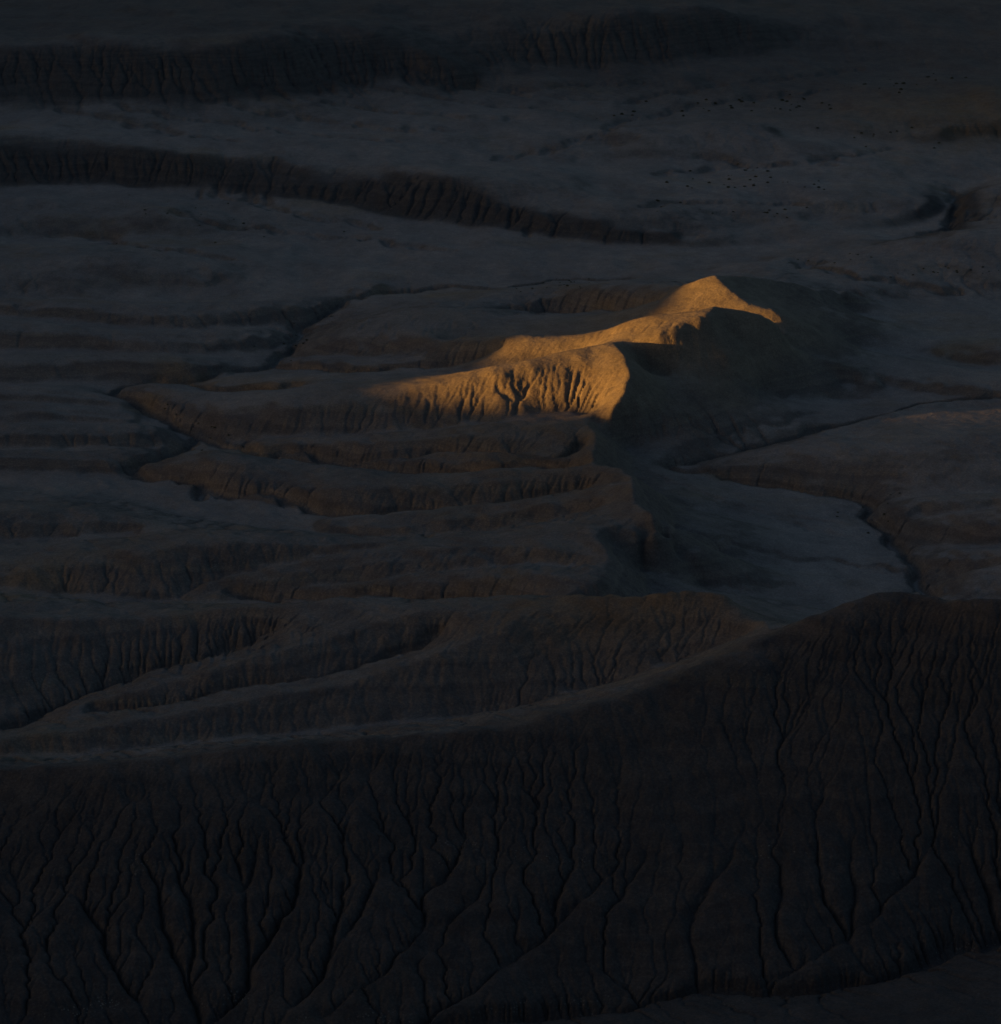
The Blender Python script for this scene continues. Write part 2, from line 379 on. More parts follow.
# trunk gullies of the foreground slope, read from the photograph as pixels
TRUNKS = [
    [(10,825),(50,865),(85,905),(110,945),(120,975),(140,1005)], [(130,815),(140,850),(160,900),(175,950),(187,985),(195,1020)],
    [(165,800),(175,835),(185,890),(192,935),(189,985),(200,1024)], [(222,790),(230,830),(242,875),(247,945),(250,980),(240,995),(210,1022)],
    [(262,815),(258,860),(244,890)], [(310,815),(305,850),(300,895),(275,930),(252,965)], [(352,790),(345,835),(340,900),(325,955),(320,980),(290,1005)],
    [(388,830),(376,870),(366,905),(345,935)],
    [(418,775),(420,840),(422,894),(426,920),(410,945),(392,963),(350,998),(320,1020)], [(470,840),(450,870),(425,893)], [(500,850),(480,895),(450,915),(428,922)],
    [(530,800),(522,850),(518,909),(515,933),(525,950),(490,978),(440,1012),(420,1026)], [(590,830),(575,865),(553,900),(553,925),(527,951)],
    [(640,830),(610,880),(580,905),(556,925)], [(660,820),(640,870),(606,915)], [(712,800),(712,875),(695,915),(691,935),(697,975),(690,992)],
    [(752,795),(735,850),(712,878),(694,912)], [(820,760),(820,860),(828,905),(845,940),(820,958),(795,970),(760,986)], [(778,810),(780,870),(775,920),(790,968)],
    [(865,770),(850,830),(852,890),(847,938)], [(940,790),(935,835),(905,880),(860,925),(846,940)], [(965,810),(978,860),(990,900),(1001,930)],
    # trunk gullies of the sunlit face and of the spur beside it
    [(505,372),(512,385),(519,398),(517,415)], [(486,378),(500,390),(512,402)], [(545,366),(535,380),(521,397)], [(588,362),(580,378),(574,396),(558,410)], [(575,362),(572,380),(568,400)],
    [(420,392),(430,405),(428,424)], [(455,385),(462,400),(460,418)],
]

def carve(z, lines, depth, width, seed, wander=1.0, edge=0.35, taper=False):
    # arroyos: steep narrow cuts that wander along the given lines
    dist = np.full(z.size, 99.0, np.float32)
    for k, pl in enumerate(lines):
        t = np.arange(len(pl)) * 0.7
        x = pl[:, 0] + 1.6 * wander * fbm(t, t * 0, 11, 3, seed + k); y = pl[:, 1] + 3.0 * wander * fbm(t, t * 0, 13, 3, seed + 50 + k)
        thin = (width * 0.9 * (1 - sstep(0.0, 0.65, t / t[-1]))).astype(np.float32) if taper else 0.0
        gi, gj = grid_ij(x, y)
        gi = np.rint(gi).astype(int); gj = np.rint(gj).astype(int)
        r = int(np.ceil(1.6 * width / DX[np.clip(gj, 0, NR - 1)].min()))
        for a in range(-r, r + 1):
            for b in range(-r, r + 1):
                jj = np.clip(gj + a, 0, NR - 1); ii = np.clip(gi + b, 0, NC - 1)
                d = np.hypot(XX[jj, ii] - x, YY[jj, ii] - y).astype(np.float32)
                np.minimum.at(dist, jj * NC + ii, d + thin)
    dist = dist.reshape(z.shape)
    w = width * (1 + 0.5 * fbm(XX, YY, 7, 2, seed + 99))
    return z - depth * (1 - sstep(edge, 1.0, dist / w)).astype(np.float32), dist

def receivers(z, dx, dy, jit):
    nr, nc = z.shape; q = 0
    best = np.zeros((nr, nc), np.float32); off = np.zeros((nr, nc), np.int32)
    diag = np.hypot(dx, dy)
    for a in (-1, 0, 1):
        for b in (-1, 0, 1):
            if a == 0 and b == 0: continue
            d = dx if a == 0 else (dy if b == 0 else diag)
            js = slice(max(0, -a), nr - max(0, a)); ks = slice(max(0, a), nr + min(0, a))
            is_ = slice(max(0, -b), nc - max(0, b)); ls = slice(max(0, b), nc + min(0, b))
            s = (z[js, is_] - z[ks, ls]) / d[js][:, None] * jit[q][js, is_]; q += 1
            bb = best[js, is_]; m = s > bb
            bb[m] = s[m]; off[js, is_][m] = a * nc + b
    return best, (np.arange(nr * nc, dtype=np.int32).reshape(nr, nc) + off).ravel()

def accumulate(rec, area, steps):
    n = rec.size
    acc = area.copy(); ptr = rec.copy()
    idx = np.arange(n, dtype=np.int32)
    live = ptr != idx
    for _ in range(steps):
        src = np.nonzero(live)[0]
        if src.size == 0: break
        add = np.bincount(ptr[src], acc[src], minlength=n)
        # a pointer that has arrived at a sink has nothing further upstream to hand on
        nxt = ptr[ptr]
        live = live & (rec[ptr] != ptr)
        acc = acc + add
        ptr = nxt
    return acc

def erode(z, dx, dy, iters, k, cap, hard, steps, diffuse, amax):
    z = z.astype(np.float32); z0 = z.copy()
    area = np.repeat((dx * dy)[:, None], z.shape[1], 1).ravel().astype(np.float64)
    acc = None
    jit = [(0.55 + 0.45 * rng.random(z.shape, dtype=np.float32)) for _ in range(8)]
    for it in range(iters):
        if it % 3 == 0:
            # lift shallow pits so that water runs on
            for _ in range(3):
                p = np.pad(z, 1, 'edge')
                nb = np.minimum.reduce([p[:-2, 1:-1], p[2:, 1:-1], p[1:-1, :-2], p[1:-1, 2:], p[:-2, :-2], p[2:, 2:], p[:-2, 2:], p[2:, :-2]])
                z = np.maximum(z, nb + 0.002)
        s, rec = receivers(z, dx, dy, jit)
        acc = accumulate(rec, area, steps).reshape(z.shape)
        drop = (z - z.ravel()[rec].reshape(z.shape))
        dz = k * np.minimum(acc, amax) ** 0.5 * s * hard
        z = z - np.minimum(dz, 0.6 * drop).astype(np.float32)
        z = np.maximum(z, z0 - cap)
        if diffuse:
            z = z + diffuse * (blur(z, 1) - z)
    return z, acc

# the photograph's trunk gullies lie on the surface just built
def drape(pl):
    q = spline([(u, v, 0) for u, v in pl], 5)
    return densify(np.array([on_ground(u, v) for u, v, _ in q]), 0.35)
trunk_w = [drape(p) for p in TRUNKS]
fore_t = [w for w in trunk_w if w[:, 1].mean() < 480]; lit_t = [w for w in trunk_w if w[:, 1].mean() >= 480]
Z, _ = carve(Z, fore_t, 0.22, 1.6, 500, 0.35, 0.0, True)
Z, _ = carve(Z, fore_t, 0.55, 0.6, 500, 0.35, 0.0, True)
# thin parallel rills that the photograph shows on the faces: (crest line as pixels, mean spacing, run right, run down)
FACES = [
    ([(375,392),(440,380),(500,366),(560,356),(606,352)], 7.5, -7, 40), ([(250,415),(300,408),(375,394)], 9, -9, 24),
    ([(590,332),(625,323),(660,318),(700,314)], 8, -14, 16), ([(640,348),(665,340),(690,330),(712,318)], 7, 26, 60), ([(628,365),(630,385),(618,405)], 5, 40, 45),
    ([(560,604),(640,601),(720,600),(735,612)], 11, -75, 62), ([(330,644),(420,616),(500,606),(560,604)], 10, -24, 40), ([(150,719),(300,692),(400,669),(500,634)], 10, -12, 28),
    ([(0,622),(120,624),(230,612),(330,608)], 9, -4, 62), ([(300,444),(440,438),(560,424)], 10, -14, 16), ([(350,490),(450,482),(560,471),(610,464)], 10, -18, 22), ([(420,522),(520,511),(600,504),(640,515)], 10, -20, 18),
    ([(230,543),(330,546),(430,550),(560,538)], 11, -10, 13), ([(300,569),(420,558),(560,556),(600,560)], 11, -18, 14), ([(640,485),(640,505),(655,523)], 5, 50, 34), ([(612,540),(612,560),(606,580)], 4, 70, 38),
    ([(200,176),(300,178),(400,175),(440,178),(500,198),(560,218)], 11, -6, 26), ([(0,145),(90,150),(180,156)], 12, 6, 26), ([(20,42),(120,42),(250,50),(380,38),(430,48)], 13, 34, 50), ([(520,22),(620,18),(700,6),(740,14)], 13, 12, 34),
    ([(360,315),(420,312),(480,316)], 9, -8, 22), ([(560,294),(620,293),(670,290)], 8, -8, 16), ([(340,342),(420,340),(490,340)], 9, -10, 18),
]
rr = random.Random(11)
rill_n, rill_f = [], []
for crest, gap, ru, rv in FACES:
    q = spline([(u, v, 0) for u, v in crest], 24)
    d = np.r_[0, np.cumsum(np.hypot(np.diff(q[:, 0]), np.diff(q[:, 1])))]
    t = rr.uniform(0, gap)
    while t < d[-1]:
        u, v = np.interp(t, d, q[:, 0]), np.interp(t, d, q[:, 1])
        k = rr.uniform(0.45, 1.1); b = rr.uniform(-0.25, 0.25)
        w = drape([(u + rr.uniform(-2, 2), v + rr.uniform(2, 7)), (u + ru * k * (0.5 + b) , v + rv * k * 0.5), (u + ru * k, v + rv * k)])
        if np.hypot(*(w[-1, :2] - w[0, :2])) < 90: (rill_f if v < 230 else rill_n).append(w)
        t += gap * rr.uniform(0.45, 1.6)
rill_l = [w for w in rill_n if 690 < w[:, 1].mean() < 760]; rill_n = [w for w in rill_n if not 690 < w[:, 1].mean() < 760]
Z, _ = carve(Z, rill_l, 0.20, 0.70, 800, 0.3, 0.0, True)
Z, _ = carve(Z, rill_n, 0.30, 0.80, 850, 0.3, 0.0, True)
Z, _ = carve(Z, rill_f, 0.9, 1.9, 900, 0.5, 0.0, True)
# shallow washes on the far terrace and on the fan right of the ridge
WASHES = [
    [(600,128),(650,117),(700,106),(760,99),(830,90)], [(500,160),(560,146),(620,125)], [(180,95),(260,112),(350,124),(460,132)], [(240,85),(320,102),(420,114),(520,118)],
    [(330,75),(400,92),(480,104),(560,110)], [(400,62),(450,80),(520,94),(600,100)], [(120,105),(200,120),(300,133),(400,142)], [(650,175),(740,168),(830,163)],
    [(700,160),(780,165),(850,155),(900,148)], [(640,205),(720,200),(800,205)], [(180,215),(260,230),(350,238),(450,250)], [(220,195),(300,215),(380,228)], [(60,235),(140,245),(230,260)],
    [(800,262),(870,280),(950,290)], [(60,110),(150,128),(240,142)], [(420,80),(480,90),(560,88),(640,82)], [(860,70),(780,80),(700,88),(620,104)],
]
FAN = [[(640,470),(720,500),(800,525),(860,540)], [(660,520),(740,545),(820,560),(900,570)], [(650,560),(720,580),(800,590)], [(700,430),(760,425),(820,415)], [(690,490),(760,512),(840,520)], [(720,380),(790,392),(870,400)]]
Z, _ = carve(Z, [drape(p) for p in WASHES], 1.3, 3.0, 600, 1.5, 0.0)
Z, _ = carve(Z, [drape(p) for p in FAN], 0.5, 1.6, 700, 1.0, 0.0)
Z, _ = carve(Z, lit_t, 0.55, 1.1, 500, 0.25, 0.0, True)
ARROYO = [(330,310), (205,436), (250,455), (672,466), (0,731), (1080,905), (955,190), (330,310), (505,318), (180,383), (265,368), (195,484), (90,716), (230,601)]
Z, arroyo_d = carve(Z, [c for c, p in zip(chan_w, CHAN) if p[0][:2] in ARROYO], 1.8, 1.9, 300)
hardn = (0.40 + 0.60 * face) * (0.75 + 0.5 * fbm(XX, YY, 30, 2, 71))
sunlit = sstep(690, 705, YY) * (1 - sstep(790, 820, YY))
softf = resize(soft, NR, NC)
hardn = np.clip(hardn * (1 - 0.6 * lee) * (1 - 0.15 * softf) * (1 - 0.45 * sunlit) * (1 - 0.15 * sstep(500, 530, YY) * (1 - sstep(690, 720, YY)) * (1 - lee)), 0.05, 1.6).astype(np.float32)
# large gullies at half resolution, then rills at full resolution
Zh = Z[::2, ::2]; dxh, dyh = DX[::2] * 2, DY[::2] * 2
Zh2, _ = erode(Zh, dxh, dyh, 18, 0.010, 1.3, (hardn * (1 - 0.7 * sunlit) * (1 - 0.55 * near)).astype(np.float32)[::2, ::2], 10, 0.03, 900.0)
jr = np.arange(NR) / 2.0; ir = np.arange(NC) / 2.0
def up(a):
    j0 = np.minimum(jr.astype(int), a.shape[0] - 2); i0 = np.minimum(ir.astype(int), a.shape[1] - 2)
    fj = (jr - j0)[:, None]; fi = (ir - i0)[None]
    b = a[j0] * (1 - fj) + a[j0 + 1] * fj
    return b[:, i0] * (1 - fi) + b[:, i0 + 1] * fi
Z = Z + up(Zh2 - Zh).astype(np.float32)
Z, ACC = erode(Z, DX, DY, 22, 0.014, 0.9, hardn, 10, 0.012, 250.0)
slope = slope_of(Z, DX, DY)
flow = np.log10(np.maximum(ACC, 0.1))

# fine crumb of the popcorn clay
Z += (0.035 * fbm(XX, YY, 0.9, 2, 91) * (0.4 + 0.6 * face)).astype(np.float32)

# ------------------------------------------------------------------ what the ground is made of
gentle = 1 - sstep(0.10, 0.42, blur(slope, 2) + 0.08 * fbm(XX, YY, 6, 3, 113))
bed_ = (1 - sstep(0.05, 0.16, blur(steep0, 4))) * sstep(0.72, 0.86, lowness + 0.06 * fbm(XX, YY, 6, 4, 115))
valley = sstep(0.35, 0.75, lowness + 0.08 * fbm(XX, YY, 10, 3, 117))
open_ = np.maximum(sstep(660, 720, YY) * 0.75, sstep(45, 70, XX) * sstep(500, 540, YY))
sediment_skylight = np.clip(gentle * (0.28 + 0.42 * np.maximum(open_, 0.6 * valley)) + 0.12 * bed_, 0, 1).astype(np.float32)  # silt and crust on gentle ground; skylight on flat tops painted in too

def build_mesh(name, sel, material, normals, attrs):
    """faces of the ground sheet selected by sel, as one mesh object"""
    jj, ii = np.nonzero(sel)
    a = jj * NC + ii
    quads = np.stack([a, a + 1, a + NC + 1, a + NC], 1)
    used, inv = np.unique(quads.ravel(), return_inverse=True)
    me = bpy.data.meshes.new(name)
    co = np.stack([XX.ravel()[used], YY.ravel()[used], Z.ravel()[used]], 1).astype(np.float32)
    nf = len(quads)
    me.vertices.add(len(used)); me.vertices.foreach_set('co', co.ravel())
    me.loops.add(nf * 4); me.loops.foreach_set('vertex_index', inv.astype(np.int32).ravel())
    me.polygons.add(nf)
    me.polygons.foreach_set('loop_start', np.arange(0, nf * 4, 4, dtype=np.int32))
    me.polygons.foreach_set('use_smooth', np.ones(nf, bool))
    me.update(calc_edges=True)
    for key, arr in attrs.items():
        at_ = me.attributes.new(key, 'FLOAT', 'POINT')
        at_.data.foreach_set('value', arr.ravel()[used].astype(np.float32))
    me.normals_split_custom_set_from_vertices(normals.reshape(-1, 3)[used])
    me.materials.append(material)
    ob = bpy.data.objects.new(name, me)
    scene.collection.objects.link(ob)
    return ob

# ------------------------------------------------------------------ materials
def new_mat(name):
    m = bpy.data.materials.new(name); m.use_nodes = True
    nt = m.node_tree
    for n in list(nt.nodes): nt.nodes.remove(n)
    out = nt.nodes.new('ShaderNodeOutputMaterial'); p = nt.nodes.new('ShaderNodeBsdfPrincipled')
    nt.links.new(p.outputs[0], out.inputs[0])
    p.inputs['Specular IOR Level'].default_value = 0.1
    return m, nt, p

def clay_material():
    m, nt, p = new_mat('badlands_clay')
    N = nt.nodes.new; L = nt.links.new
    geo = N('ShaderNodeNewGeometry')
    def noise(scale, detail=4, rough=0.6, vec=None, stretch=None):
        n = N('ShaderNodeTexNoise'); n.inputs['Scale'].default_value = scale
        n.inputs['Detail'].default_value = detail; n.inputs['Roughness'].default_value = rough
        if stretch:
            mp = N('ShaderNodeMapping'); mp.inputs['Scale'].default_value = stretch
            L(geo.outputs['Position'], mp.inputs['Vector']); L(mp.outputs[0], n.inputs['Vector'])
        else:
            L(geo.outputs['Position'], n.inputs['Vector'])
        return n.outputs['Fac']
    def ramp(fac, stops):
        r = N('ShaderNodeValToRGB'); e = r.color_ramp.elements
        while len(e) < len(stops): e.new(0.5)
        for k, (q, c) in enumerate(stops):
            e[k].position = q; e[k].color = (*c, 1)
        L(fac, r.inputs[0]); return r.outputs[0]
    def mix(f, a, b, blend='MIX'):
        x = N('ShaderNodeMix'); x.data_type = 'RGBA'; x.blend_type = blend
        for s, v in ((0, f), (6, a), (7, b)):
            if isinstance(v, (int, float)): x.inputs[s].default_value = v
            elif isinstance(v, tuple): x.inputs[s].default_value = (*v, 1)
            else: L(v, x.inputs[s])
        return x.outputs[2]
    def math_(op, a, b=0.0):
        x = N('ShaderNodeMath'); x.operation = op
        for s, v in ((0, a), (1, b)):
            if isinstance(v, (int, float)): x.inputs[s].default_value = v
            else: L(v, x.inputs[s])
        return x.outputs[0]
    sed = N('ShaderNodeAttribute'); sed.attribute_name = 'sediment_skylight'
    # shale beds: bands that follow height, bent a little
    sep = N('ShaderNodeSeparateXYZ'); L(geo.outputs['Position'], sep.inputs[0])
    bend = math_('MULTIPLY', noise(0.02, 3), 9.0)
    hgt = math_('ADD', sep.outputs[2], bend)
    cmb = N('ShaderNodeCombineXYZ'); L(hgt, cmb.inputs[2])
    bed = N('ShaderNodeTexNoise'); bed.inputs['Scale'].default_value = 0.33; bed.inputs['Detail'].default_value = 3
    L(cmb.outputs[0], bed.inputs['Vector'])
    shale = ramp(bed.outputs['Fac'], [(0.30, (0.100, 0.087, 0.090)), (0.45, (0.170, 0.142, 0.134)), (0.55, (0.125, 0.107, 0.107)), (0.70, (0.185, 0.156, 0.138))])
    silt = ramp(noise(0.03, 7, 0.68), [(0.28, (0.215, 0.190, 0.196)), (0.50, (0.285, 0.252, 0.254)), (0.72, (0.335, 0.292, 0.286))])
    ochre = ramp(noise(0.018, 4, 0.65), [(0.56, (0, 0, 0)), (0.72, (1, 1, 1))])
    col = mix(sed.outputs['Fac'], shale, silt)
    col = mix(math_('MULTIPLY', ochre, 0.45), col, (0.25, 0.165, 0.085))
    dk = N('ShaderNodeAttribute'); dk.attribute_name = 'painted_shade'
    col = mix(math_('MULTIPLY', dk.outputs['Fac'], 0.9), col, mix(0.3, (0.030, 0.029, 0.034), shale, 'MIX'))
    tn = N('ShaderNodeAttribute'); tn.attribute_name = 'tan_clay'
    col = mix(math_('MULTIPLY', tn.outputs['Fac'], 0.7), col, ramp(noise(0.09, 4, 0.6), [(0.3, (0.165, 0.130, 0.104)), (0.7, (0.250, 0.200, 0.155))]))
    oc = N('ShaderNodeAttribute'); oc.attribute_name = 'ochre'
    col = mix(math_('MULTIPLY', oc.outputs['Fac'], math_('MULTIPLY', noise(0.11, 4, 0.7), 0.9)), col, (0.21, 0.125, 0.055))
    # blotches and crumbs
    col = mix(0.55, col, ramp(noise(0.35, 6, 0.7), [(0.25, (0.62, 0.62, 0.62)), (0.75, (1.25, 1.22, 1.18))]), 'MULTIPLY')
    col = mix(0.8, col, ramp(noise(2.2, 4, 0.75), [(0.3, (0.60, 0.60, 0.60)), (0.55, (1.0, 1.0, 1.0)), (0.72, (1.55, 1.5, 1.45))]), 'MULTIPLY')
    col = mix(0.75, col, ramp(noise(0.1, 6, 0.7, stretch=(1.0, 0.45, 1.0)), [(0.3, (0.75, 0.73, 0.74)), (0.5, (0.98, 0.98, 0.98)), (0.7, (1.18, 1.16, 1.13))]), 'MULTIPLY')
    # pale gypsum and sandstone chips scattered on the slopes
    vor = N('ShaderNodeTexVoronoi'); vor.inputs['Scale'].default_value = 1.7; L(geo.outputs['Position'], vor.inputs['Vector'])
    chip = math_('LESS_THAN', vor.outputs['Distance'], 0.26)
    patch = ramp(noise(0.12, 4, 0.75), [(0.50, (0, 0, 0)), (0.66, (1, 1, 1))])
    ledge = ramp(bed.outputs['Fac'], [(0.535, (0, 0, 0)), (0.57, (1, 1, 1)), (0.60, (1, 1, 1)), (0.65, (0, 0, 0))])
    few = math_('SUBTRACT', 1.0, math_('MULTIPLY', sed.outputs['Fac'], 0.9))
    col = mix(math_('MULTIPLY', math_('MULTIPLY', math_('MULTIPLY', chip, patch), math_('MULTIPLY', ledge, few)), 0.3), col, (0.40, 0.36, 0.32))
    L(col, p.inputs['Base Color'])
    p.inputs['Roughness'].default_value = 0.95
    b1 = N('ShaderNodeBump'); b1.inputs['Strength'].default_value = 0.55; b1.inputs['Distance'].default_value = 0.25
    L(noise(1.5, 6, 0.65), b1.inputs['Height'])
    b2 = N('ShaderNodeBump'); b2.inputs['Strength'].default_value = 0.3; b2.inputs['Distance'].default_value = 1.1
    L(noise(0.28, 5, 0.62), b2.inputs['Height'])
    L(b2.outputs[0], b1.inputs['Normal'])
    L(b1.outputs[0], p.inputs['Normal'])
    return m

CLAY = clay_material()

# ------------------------------------------------------------------ cut the sheet into the landforms
gx = np.gradient(Z, axis=1) / DX[:, None]
gy = np.gradient(Z, axis=0) / DY[:, None]
# rows fan out with distance: correct the row derivative for the sideways shift of the columns
shift = (S[None, :] * np.gradient(WID)[:, None]) / DY[:, None]
gy = gy - gx * shift
nrm = np.stack([-gx, -gy, np.ones_like(gx)], 2).astype(np.float32)
nrm /= np.linalg.norm(nrm, axis=2, keepdims=True)

def inside(poly, x, y):
    r = np.zeros(x.shape, bool); n = len(poly)
    for k in range(n):
        (x0, y0), (x1, y1) = poly[k], poly[(k + 1) % n]
        c = ((y0 > y) != (y1 > y))
        if y1 != y0: r ^= c & (x < (x1 - x0) * (y - y0) / (y1 - y0) + x0)
    return r

xf = XX[:-1, :-1]; yf = YY[:-1, :-1]; zf = Z[:-1, :-1]
crest_f = crest_w[0]
ycv = np.interp(XX, crest_f[:, 0], crest_f[:, 1])
dark = 1 - sstep(-6, 14, YY - ycv + 6 * fbm(XX, YY, 15, 3, 131))  # near slope: dim lower edge of the view painted into the colour
dark = np.maximum(dark, sstep(900, 960, YY) * sstep(0.10, 0.26, blur(steep0, 6)) * 0.9)  # steep far faces: shade painted into the colour
dark = np.maximum(dark, 0.75 * sstep(1130, 1330, YY + 40 * fbm(XX, YY, 120, 3, 135)))  # far ground: dim upper edge of the view painted in
ochre_glow = np.exp(-(((XX - 22) / 26) ** 2 + ((YY - 500) / 16) ** 2)) + np.exp(-(((XX - 10) / 30) ** 2 + ((YY - 640) / 50) ** 2)) * 0.4 + np.exp(-(((XX - 200) / 60) ** 2 + ((YY - 1210) / 60) ** 2))  # last term puts faint warm light on the far right rise into colour
tan = np.exp(-(((XX - 30) / 75) ** 4 + ((YY - 740) / 85) ** 4)) * sstep(4.0, 11.0, Z + 2 * fbm(XX, YY, 12, 3, 141))
attrs = {'sediment_skylight': sediment_skylight, 'painted_shade': dark, 'ochre': ochre_glow, 'tan_clay': tan}

yc = np.interp(xf, crest_f[:, 0], crest_f[:, 1])
is_fore = yf < yc + 6
ridge_poly = [(-62, 690), (-30, 690), (0, 672), (-10, 640), (-14, 590), (-12, 545), (0, 532), (30, 532), (52, 560), (52, 600), (50, 640), (62, 680), (78, 720), (100, 745), (105, 790), (90, 830), (30, 830), (-10, 800), (-62, 770)]
is_ridge = inside(ridge_poly, xf, yf) & (zf > 1.6) & ~is_fore
esc = chan_w[[k for k, c in enumerate(CHAN) if c[0][:2] == (-80, 190)][0]]
ye = np.interp(xf, esc[:, 0], esc[:, 1])
is_far = (yf > ye) & ~is_ridge & (yf > 850)
is_plain = ~(is_fore | is_ridge | is_far)

def landform(name, sel, label):
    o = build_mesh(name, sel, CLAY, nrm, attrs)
    o['kind'] = 'structure'; o['label'] = label
    return o
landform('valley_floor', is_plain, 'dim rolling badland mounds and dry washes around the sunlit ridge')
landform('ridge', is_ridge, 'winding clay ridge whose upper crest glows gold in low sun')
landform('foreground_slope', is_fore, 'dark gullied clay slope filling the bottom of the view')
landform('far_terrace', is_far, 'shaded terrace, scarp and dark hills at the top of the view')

# ------------------------------------------------------------------ country outside the view: overlook mesa with added butte, added shading mesa, ground to the horizon
def grid_object(name, xs, ys, zfun, label):
    X, Y = np.meshgrid(xs, ys); zz = zfun(X, Y)
    nr, nc = X.shape
    v = np.stack([X, Y, zz], 2).reshape(-1, 3)
    a = (np.arange(nr - 1)[:, None] * nc + np.arange(nc - 1)[None]).ravel()
    f = np.stack([a, a + 1, a + nc + 1, a + nc], 1)
    me = bpy.data.meshes.new(name); me.from_pydata(v.tolist(), [], f.tolist())
    me.polygons.foreach_set('use_smooth', np.ones(len(f), bool))
    me.materials.append(CLAY)
    o = bpy.data.objects.new(name, me); scene.collection.objects.link(o)
    o['kind'] = 'structure'; o['label'] = label
    return o

# unseen mesa added as a sun blocker; rim shaped to light only the ridge
SHADE_L = 600.0
shade = np.array([(0, 52), (400, 46), (540, 34), (600, 25), (645, 18), (662, 14.0), (678, 11.5), (690, 8.0), (712, 5.8), (738, 5.0), (752, 6.0), (764, 7.5), (770, 11), (777, 17), (785, 20), (793, 21), (830, 30), (900, 40), (1000, 58), (1200, 72), (1800, 80), (2800, 85)])
rim_y = shade[:, 0] + SUN_H[1] * SHADE_L
rim_z = shade[:, 1] + SHADE_L * math.tan(SUN_EL)
RIM_X = 30 + SUN_H[0] * SHADE_L
def mesa_z(X, Y):
    rim = np.interp(Y, rim_y, rim_z)
    rim = rim + 0.5 * fbm(X * 0, Y, 14, 3, 201)
    d = RIM_X - X                       # metres behind the rim; negative on the slope that faces the valley
    top = rim - 0.05 * np.maximum(d, 0)
    z = np.where(d >= 0, np.maximum(top, rim * 0.4), rim + d * 0.62 + 3 * fbm(X, Y, 30, 3, 211) * sstep(0, -30, d))
    return np.maximum(z, -6)
grid_object('shading_mesa', np.r_[np.arange(-1500, RIM_X - 40, 60), np.arange(RIM_X - 40, RIM_X + 260, 4)], np.arange(-200, 2800, 6.0), mesa_z, 'unseen mesa added to shade the valley')

def over_z(X, Y):
    e = 8 + 22 * fbm(X, Y * 0, 90, 3, 221)
    d = Y - e
    b = 330 * sstep(-60, -420, Y - 60 * fbm(X, Y, 200, 3, 225)) * sstep(900, 500, np.abs(X - 60))  # butte behind the camera, added to cut skylight on camera-facing slopes
    return np.where(d <= 0, CAM_H - 4 + b, np.maximum(CAM_H - 4 - d * 0.72 + 4 * fbm(X, Y, 25, 3, 231) * sstep(0, 20, d), -9))
grid_object('overlook_mesa', np.arange(-1100, 1101, 10.0), np.r_[np.arange(-1300, -30, 30), np.arange(-30, 345, 5.0)], over_z, 'mesa slope below the viewpoint, with an unseen butte added behind to block skylight')

def plain_z(X, Y):
    d = np.maximum(np.abs(X) - np.interp(Y, YS, WID, left=140, right=560), 0)
    inner = (np.abs(X) < np.interp(Y, YS, WID, left=0, right=0) - 6) & (Y > YS[0] + 6) & (Y < YS[-1] - 10)
    z = -9 + 10 * sstep(0, 80, d) + 6 * fbm(X, Y, 300, 4, 241) * sstep(0, 400, d) + 40 * sstep(1200, 2600, Y)
    return np.where(inner, -30, z)
grid_object('plain', np.unique(np.r_[np.linspace(-25000, -1500, 20), np.arange(-1500, 1501, 30.0), np.linspace(1500, 25000, 20)]),
            np.unique(np.r_[np.linspace(-25000, -900, 20), np.arange(-900, 3001, 30.0), np.linspace(3000, 40000, 24)]), plain_z, 'desert plain running out to the horizon')

# ------------------------------------------------------------------ desert shrubs
def shrub_mesh(name, seed):
    """a low rounded saltbush: short stems and a dome of small leaf faces"""
    r = np.random.default_rng(seed)
    V, Fc = [], []
    def quad(c, a, b):
        k = len(V); V.extend([c - a - b, c + a - b, c + a + b, c - a + b]); Fc.append((k, k + 1, k + 2, k + 3))
    for _ in range(150):
        d = r.normal(size=3); d[2] = abs(d[2]); d /= np.linalg.norm(d)
        rad = 0.55 + 0.45 * r.random() ** 0.5
        c = d * rad * np.array([0.5, 0.5, 0.42]) * (1 + 0.25 * math.sin(3 * math.atan2(d[1], d[0]) + seed)) + np.array([0, 0, 0.06])
        a = r.normal(size=3); a *= (0.06 + 0.05 * r.random()) / np.linalg.norm(a)
        b = np.cross(a, r.normal(size=3)); b *= 0.05 / (np.linalg.norm(b) + 1e-6)
        quad(c, a, b)
    me = bpy.data.meshes.new(name); me.from_pydata([tuple(v) for v in V], [], Fc); return me

def stem_mesh(name, seed):
    r = np.random.default_rng(seed); V, Fc = [], []
    for k in range(6):
        t = k / 6 * 6.283 + r.random()
        tip = np.array([0.3 * math.cos(t), 0.3 * math.sin(t), 0.3 + 0.1 * r.random()])
        n = len(V)
        for q in range(3):
            V.append((0.025 * math.cos(q * 2.1), 0.025 * math.sin(q * 2.1), -0.12))
        V.append(tuple(tip))
        Fc += [(n, n + 1, n + 3), (n + 1, n + 2, n + 3), (n + 2, n, n + 3)]
    me = bpy.data.meshes.new(name); me.from_pydata(V, [], Fc); return me

